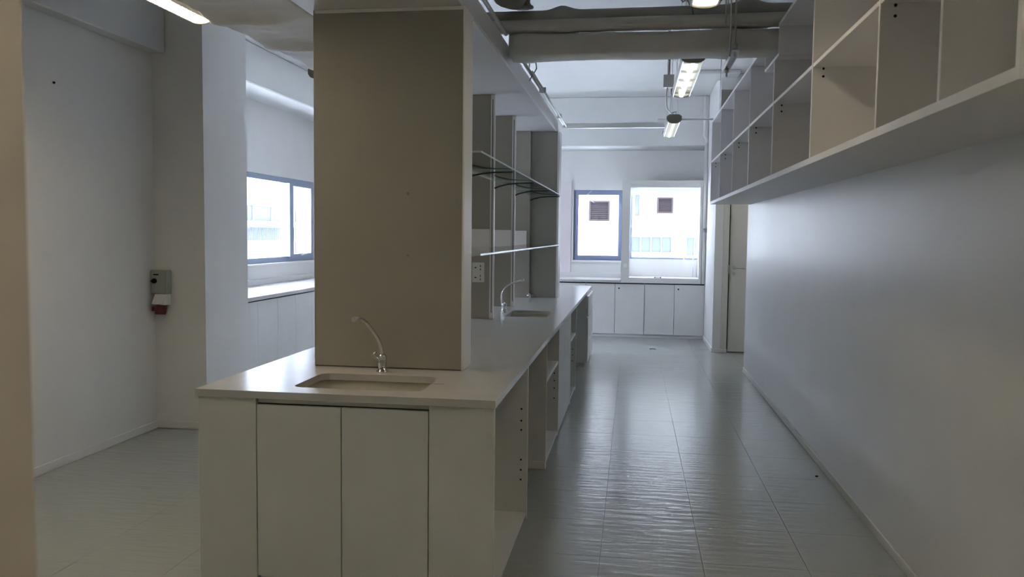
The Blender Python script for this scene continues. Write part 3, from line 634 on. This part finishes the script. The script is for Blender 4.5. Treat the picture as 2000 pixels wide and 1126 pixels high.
# ================================================================== SMALL THINGS
t = thing('isolator_switch', 'grey isolator switch box mounted in the dim left corner', 'switch', (-3.755, 6.08, 1.09))
bx(t, 'switch_case', (-3.775, -3.635, 6.03, 6.0995, 1.085, 1.275), GPLAST, .006); bx(t, 'switch_cover', (-3.765, -3.645, 6.022, 6.03, 1.095, 1.265), GPLAST, .004)
MB().tube([(-3.735, 6.022, 1.19), (-3.735, 6.008, 1.19)], .020, 12).build('rotary_knob', DARK, t); bx(t, 'knob_grip', (-3.757, -3.713, 6.0, 6.008, 1.185, 1.195), DARK, .001)
bx(t, 'label_mark', (-3.745, -3.70, 6.0212, 6.0219, 1.235, 1.245), DARK, 0)
t = thing('industrial_socket', 'red-capped industrial socket below the grey isolator box', 'socket', (-3.70, 6.05, .93))
MB().prism([(6.0995, 1.083), (6.04, 1.083), (5.99, 1.01), (6.01, 1.0), (6.0995, 1.0)], -3.745, -3.645, axis='X').build('socket_housing', WPLAST, t)
MB().tube([(-3.695, 6.045, 1.0), (-3.695, 6.03, .945), (-3.695, 6.028, .925)], [.044, .046, .040], 16).build('socket_cap', REDP, t); bx(t, 'cap_hinge', (-3.765, -3.74, 6.02, 6.05, .95, .98), REDP, .002)
wn_ = MB().tube([(-3.7805, 4.03 + .95, 2.545), (-3.770, 4.98, 2.545)], .008, 6).build('wall_plug', DARK); tag(wn_, 'tiny dark plug in the upper part of the left wall', 'plug')
t = tag(MB().tube([(.25, 11.66, .004), (.30, 11.68, .006), (.33, 11.66, .005), (.335, 11.62, .004)], .005, 5).build('wire_scrap', DARKR), 'small dark scrap of wire lying on the floor before the far cabinets', 'scrap')
tag(MB().tube([(1.238, 5.645, 0.0), (1.238, 5.645, .006)], .010, 8).build('floor_plug', DARK), 'small dark plug on the floor near the right wall', 'plug')

# ================================================================== OUTSIDE
def far_building():
    b = thing('opposite_building', 'sunlit white building across the street seen through the far windows', 'building', (0, 26, -8))
    f = MB(); f.box(-6, 9, 26, 30, -8, 8.5); f.build('wall', FACADE, b)
    def vent(x0, x1, z0, z1):
        fr = MB()
        for q in ((x0, x1, 25.93, 25.998, z0, z0 + .04), (x0, x1, 25.93, 25.998, z1 - .04, z1), (x0, x0 + .05, 25.93, 25.998, z0 + .04, z1 - .04), (x1 - .05, x1, 25.93, 25.998, z0 + .04, z1 - .04)): fr.box(*q)
        v = fr.build('vent_frame', LOUVRE, b); MB().box(x0 + .05, x1 - .05, 25.985, 25.999, z0 + .04, z1 - .04).build('vent_back', DARK, v)
        n = 9
        for k in range(n):
            z = z0 + .05 + (z1 - z0 - .1) * k / n
            s_ = MB().prism([(25.94, z), (25.975, z + .035), (25.978, z + .035), (25.943, z)], x0 + .05, x1 - .05, axis='X').build('vent_slat', LOUVRE, v)
    vent(-1.40, -.76, 2.03, 2.65); vent(.69, 1.18, 2.28, 2.77)
    def win(x0, x1, z0, z1, n):
        g = MB().box(x0, x1, 25.985, 25.999, z0, z1).build('window', FACGL, b)
        fr = MB(); fr.box(x0 - .03, x1 + .03, 25.94, 25.999, z1, z1 + .05); fr.box(x0 - .05, x1 + .05, 25.90, 25.999, z0 - .05, z0)
        for k in range(n + 1): fr.box(x0 + (x1 - x0) * k / n - .02, x0 + (x1 - x0) * k / n + .02, 25.955, 25.984, z0, z1)
        fr.build('window_frame', FACADE, g)
    win(-.10, 1.16, 1.08, 1.55, 4); win(1.60, 2.6, 1.0, 1.55, 4); win(.0, .17, 2.19, 2.85, 1)
    for zz in (5.0, -2.0, -5.0):
        for xx in (-4.5, -2.5, -.5, 1.5, 3.5, 5.5): win(xx, xx + 1.2, zz, zz + .9, 3)
    for zz in (-3.2, -.2, 3.4): MB().box(-6, 9, 25.96, 25.999, zz, zz + .1).build('string_course', FACADE, b)
far_building()
def side_building():
    b = thing('side_building', 'pale building with a long balcony seen through the left window', 'building', (-16, 28, -8))
    MB().box(-20, -16, 2, 36.9, -8, 4.9).build('wall', FACADE, b); MB().box(-20, -16.001, 36.91, 46, -8, 5.3).build('tiled_wall', FACPINK, b)
    def strip(y0, y1, z0, z1, n, m=FACGL):
        g = MB().box(-15.999, -15.98, y0, y1, z0, z1).build('window', m, b); fr = MB()
        for k in range(n + 1): y = y0 + (y1 - y0) * k / n; fr.box(-15.979, -15.95, y - .04, y + .04, z0, z1)
        fr.box(-15.979, -15.93, y0, y1, z1, z1 + .06); fr.build('window_frame', FACADE, g)
    for z in (2.06, -1.1, -4.2): strip(24, 36.7, z, z + .62, 7)
    for z in (1.83, -1.35): MB().box(-15.998, -15.6, 22, 36.8, z, z + .2, bev=.01).build('balcony_slab', FACADE, b)
    rl = MB(); rl.box(-15.63, -15.60, 22, 36.8, 1.76, 1.80); rl.box(-15.63, -15.60, 22, 36.8, 1.18, 1.22)
    for k in range(100): y = 22.1 + k * .147; rl.box(-15.625, -15.605, y, y + .03, 1.22, 1.76)
    rl.build('railing', FACGL, b, kind='stuff'); MB().box(-15.999, -15.98, 22, 36.6, 1.15, 1.80).build('window_band', FACGL, b)
    for k in range(16): MB().box(-15.999, -15.985, 22, 36.8, 2.95 + k * .12, 2.955 + k * .12).build('tile_joint', FACGL, b)
    MB().box(-15.99, -15.97, 37.6, 38.75, .3, 2.6).build('window', FACGL, b)
side_building()
box('ground_bounce_slab', (-40, 40, -12, 60, -0.7, -0.5), mat('bounce_slab_pale', (0.57, 0.60, 0.67), 0.85, var=.04), kind='structure')  # unseen sunlit slab, added to bounce daylight up onto the ceiling
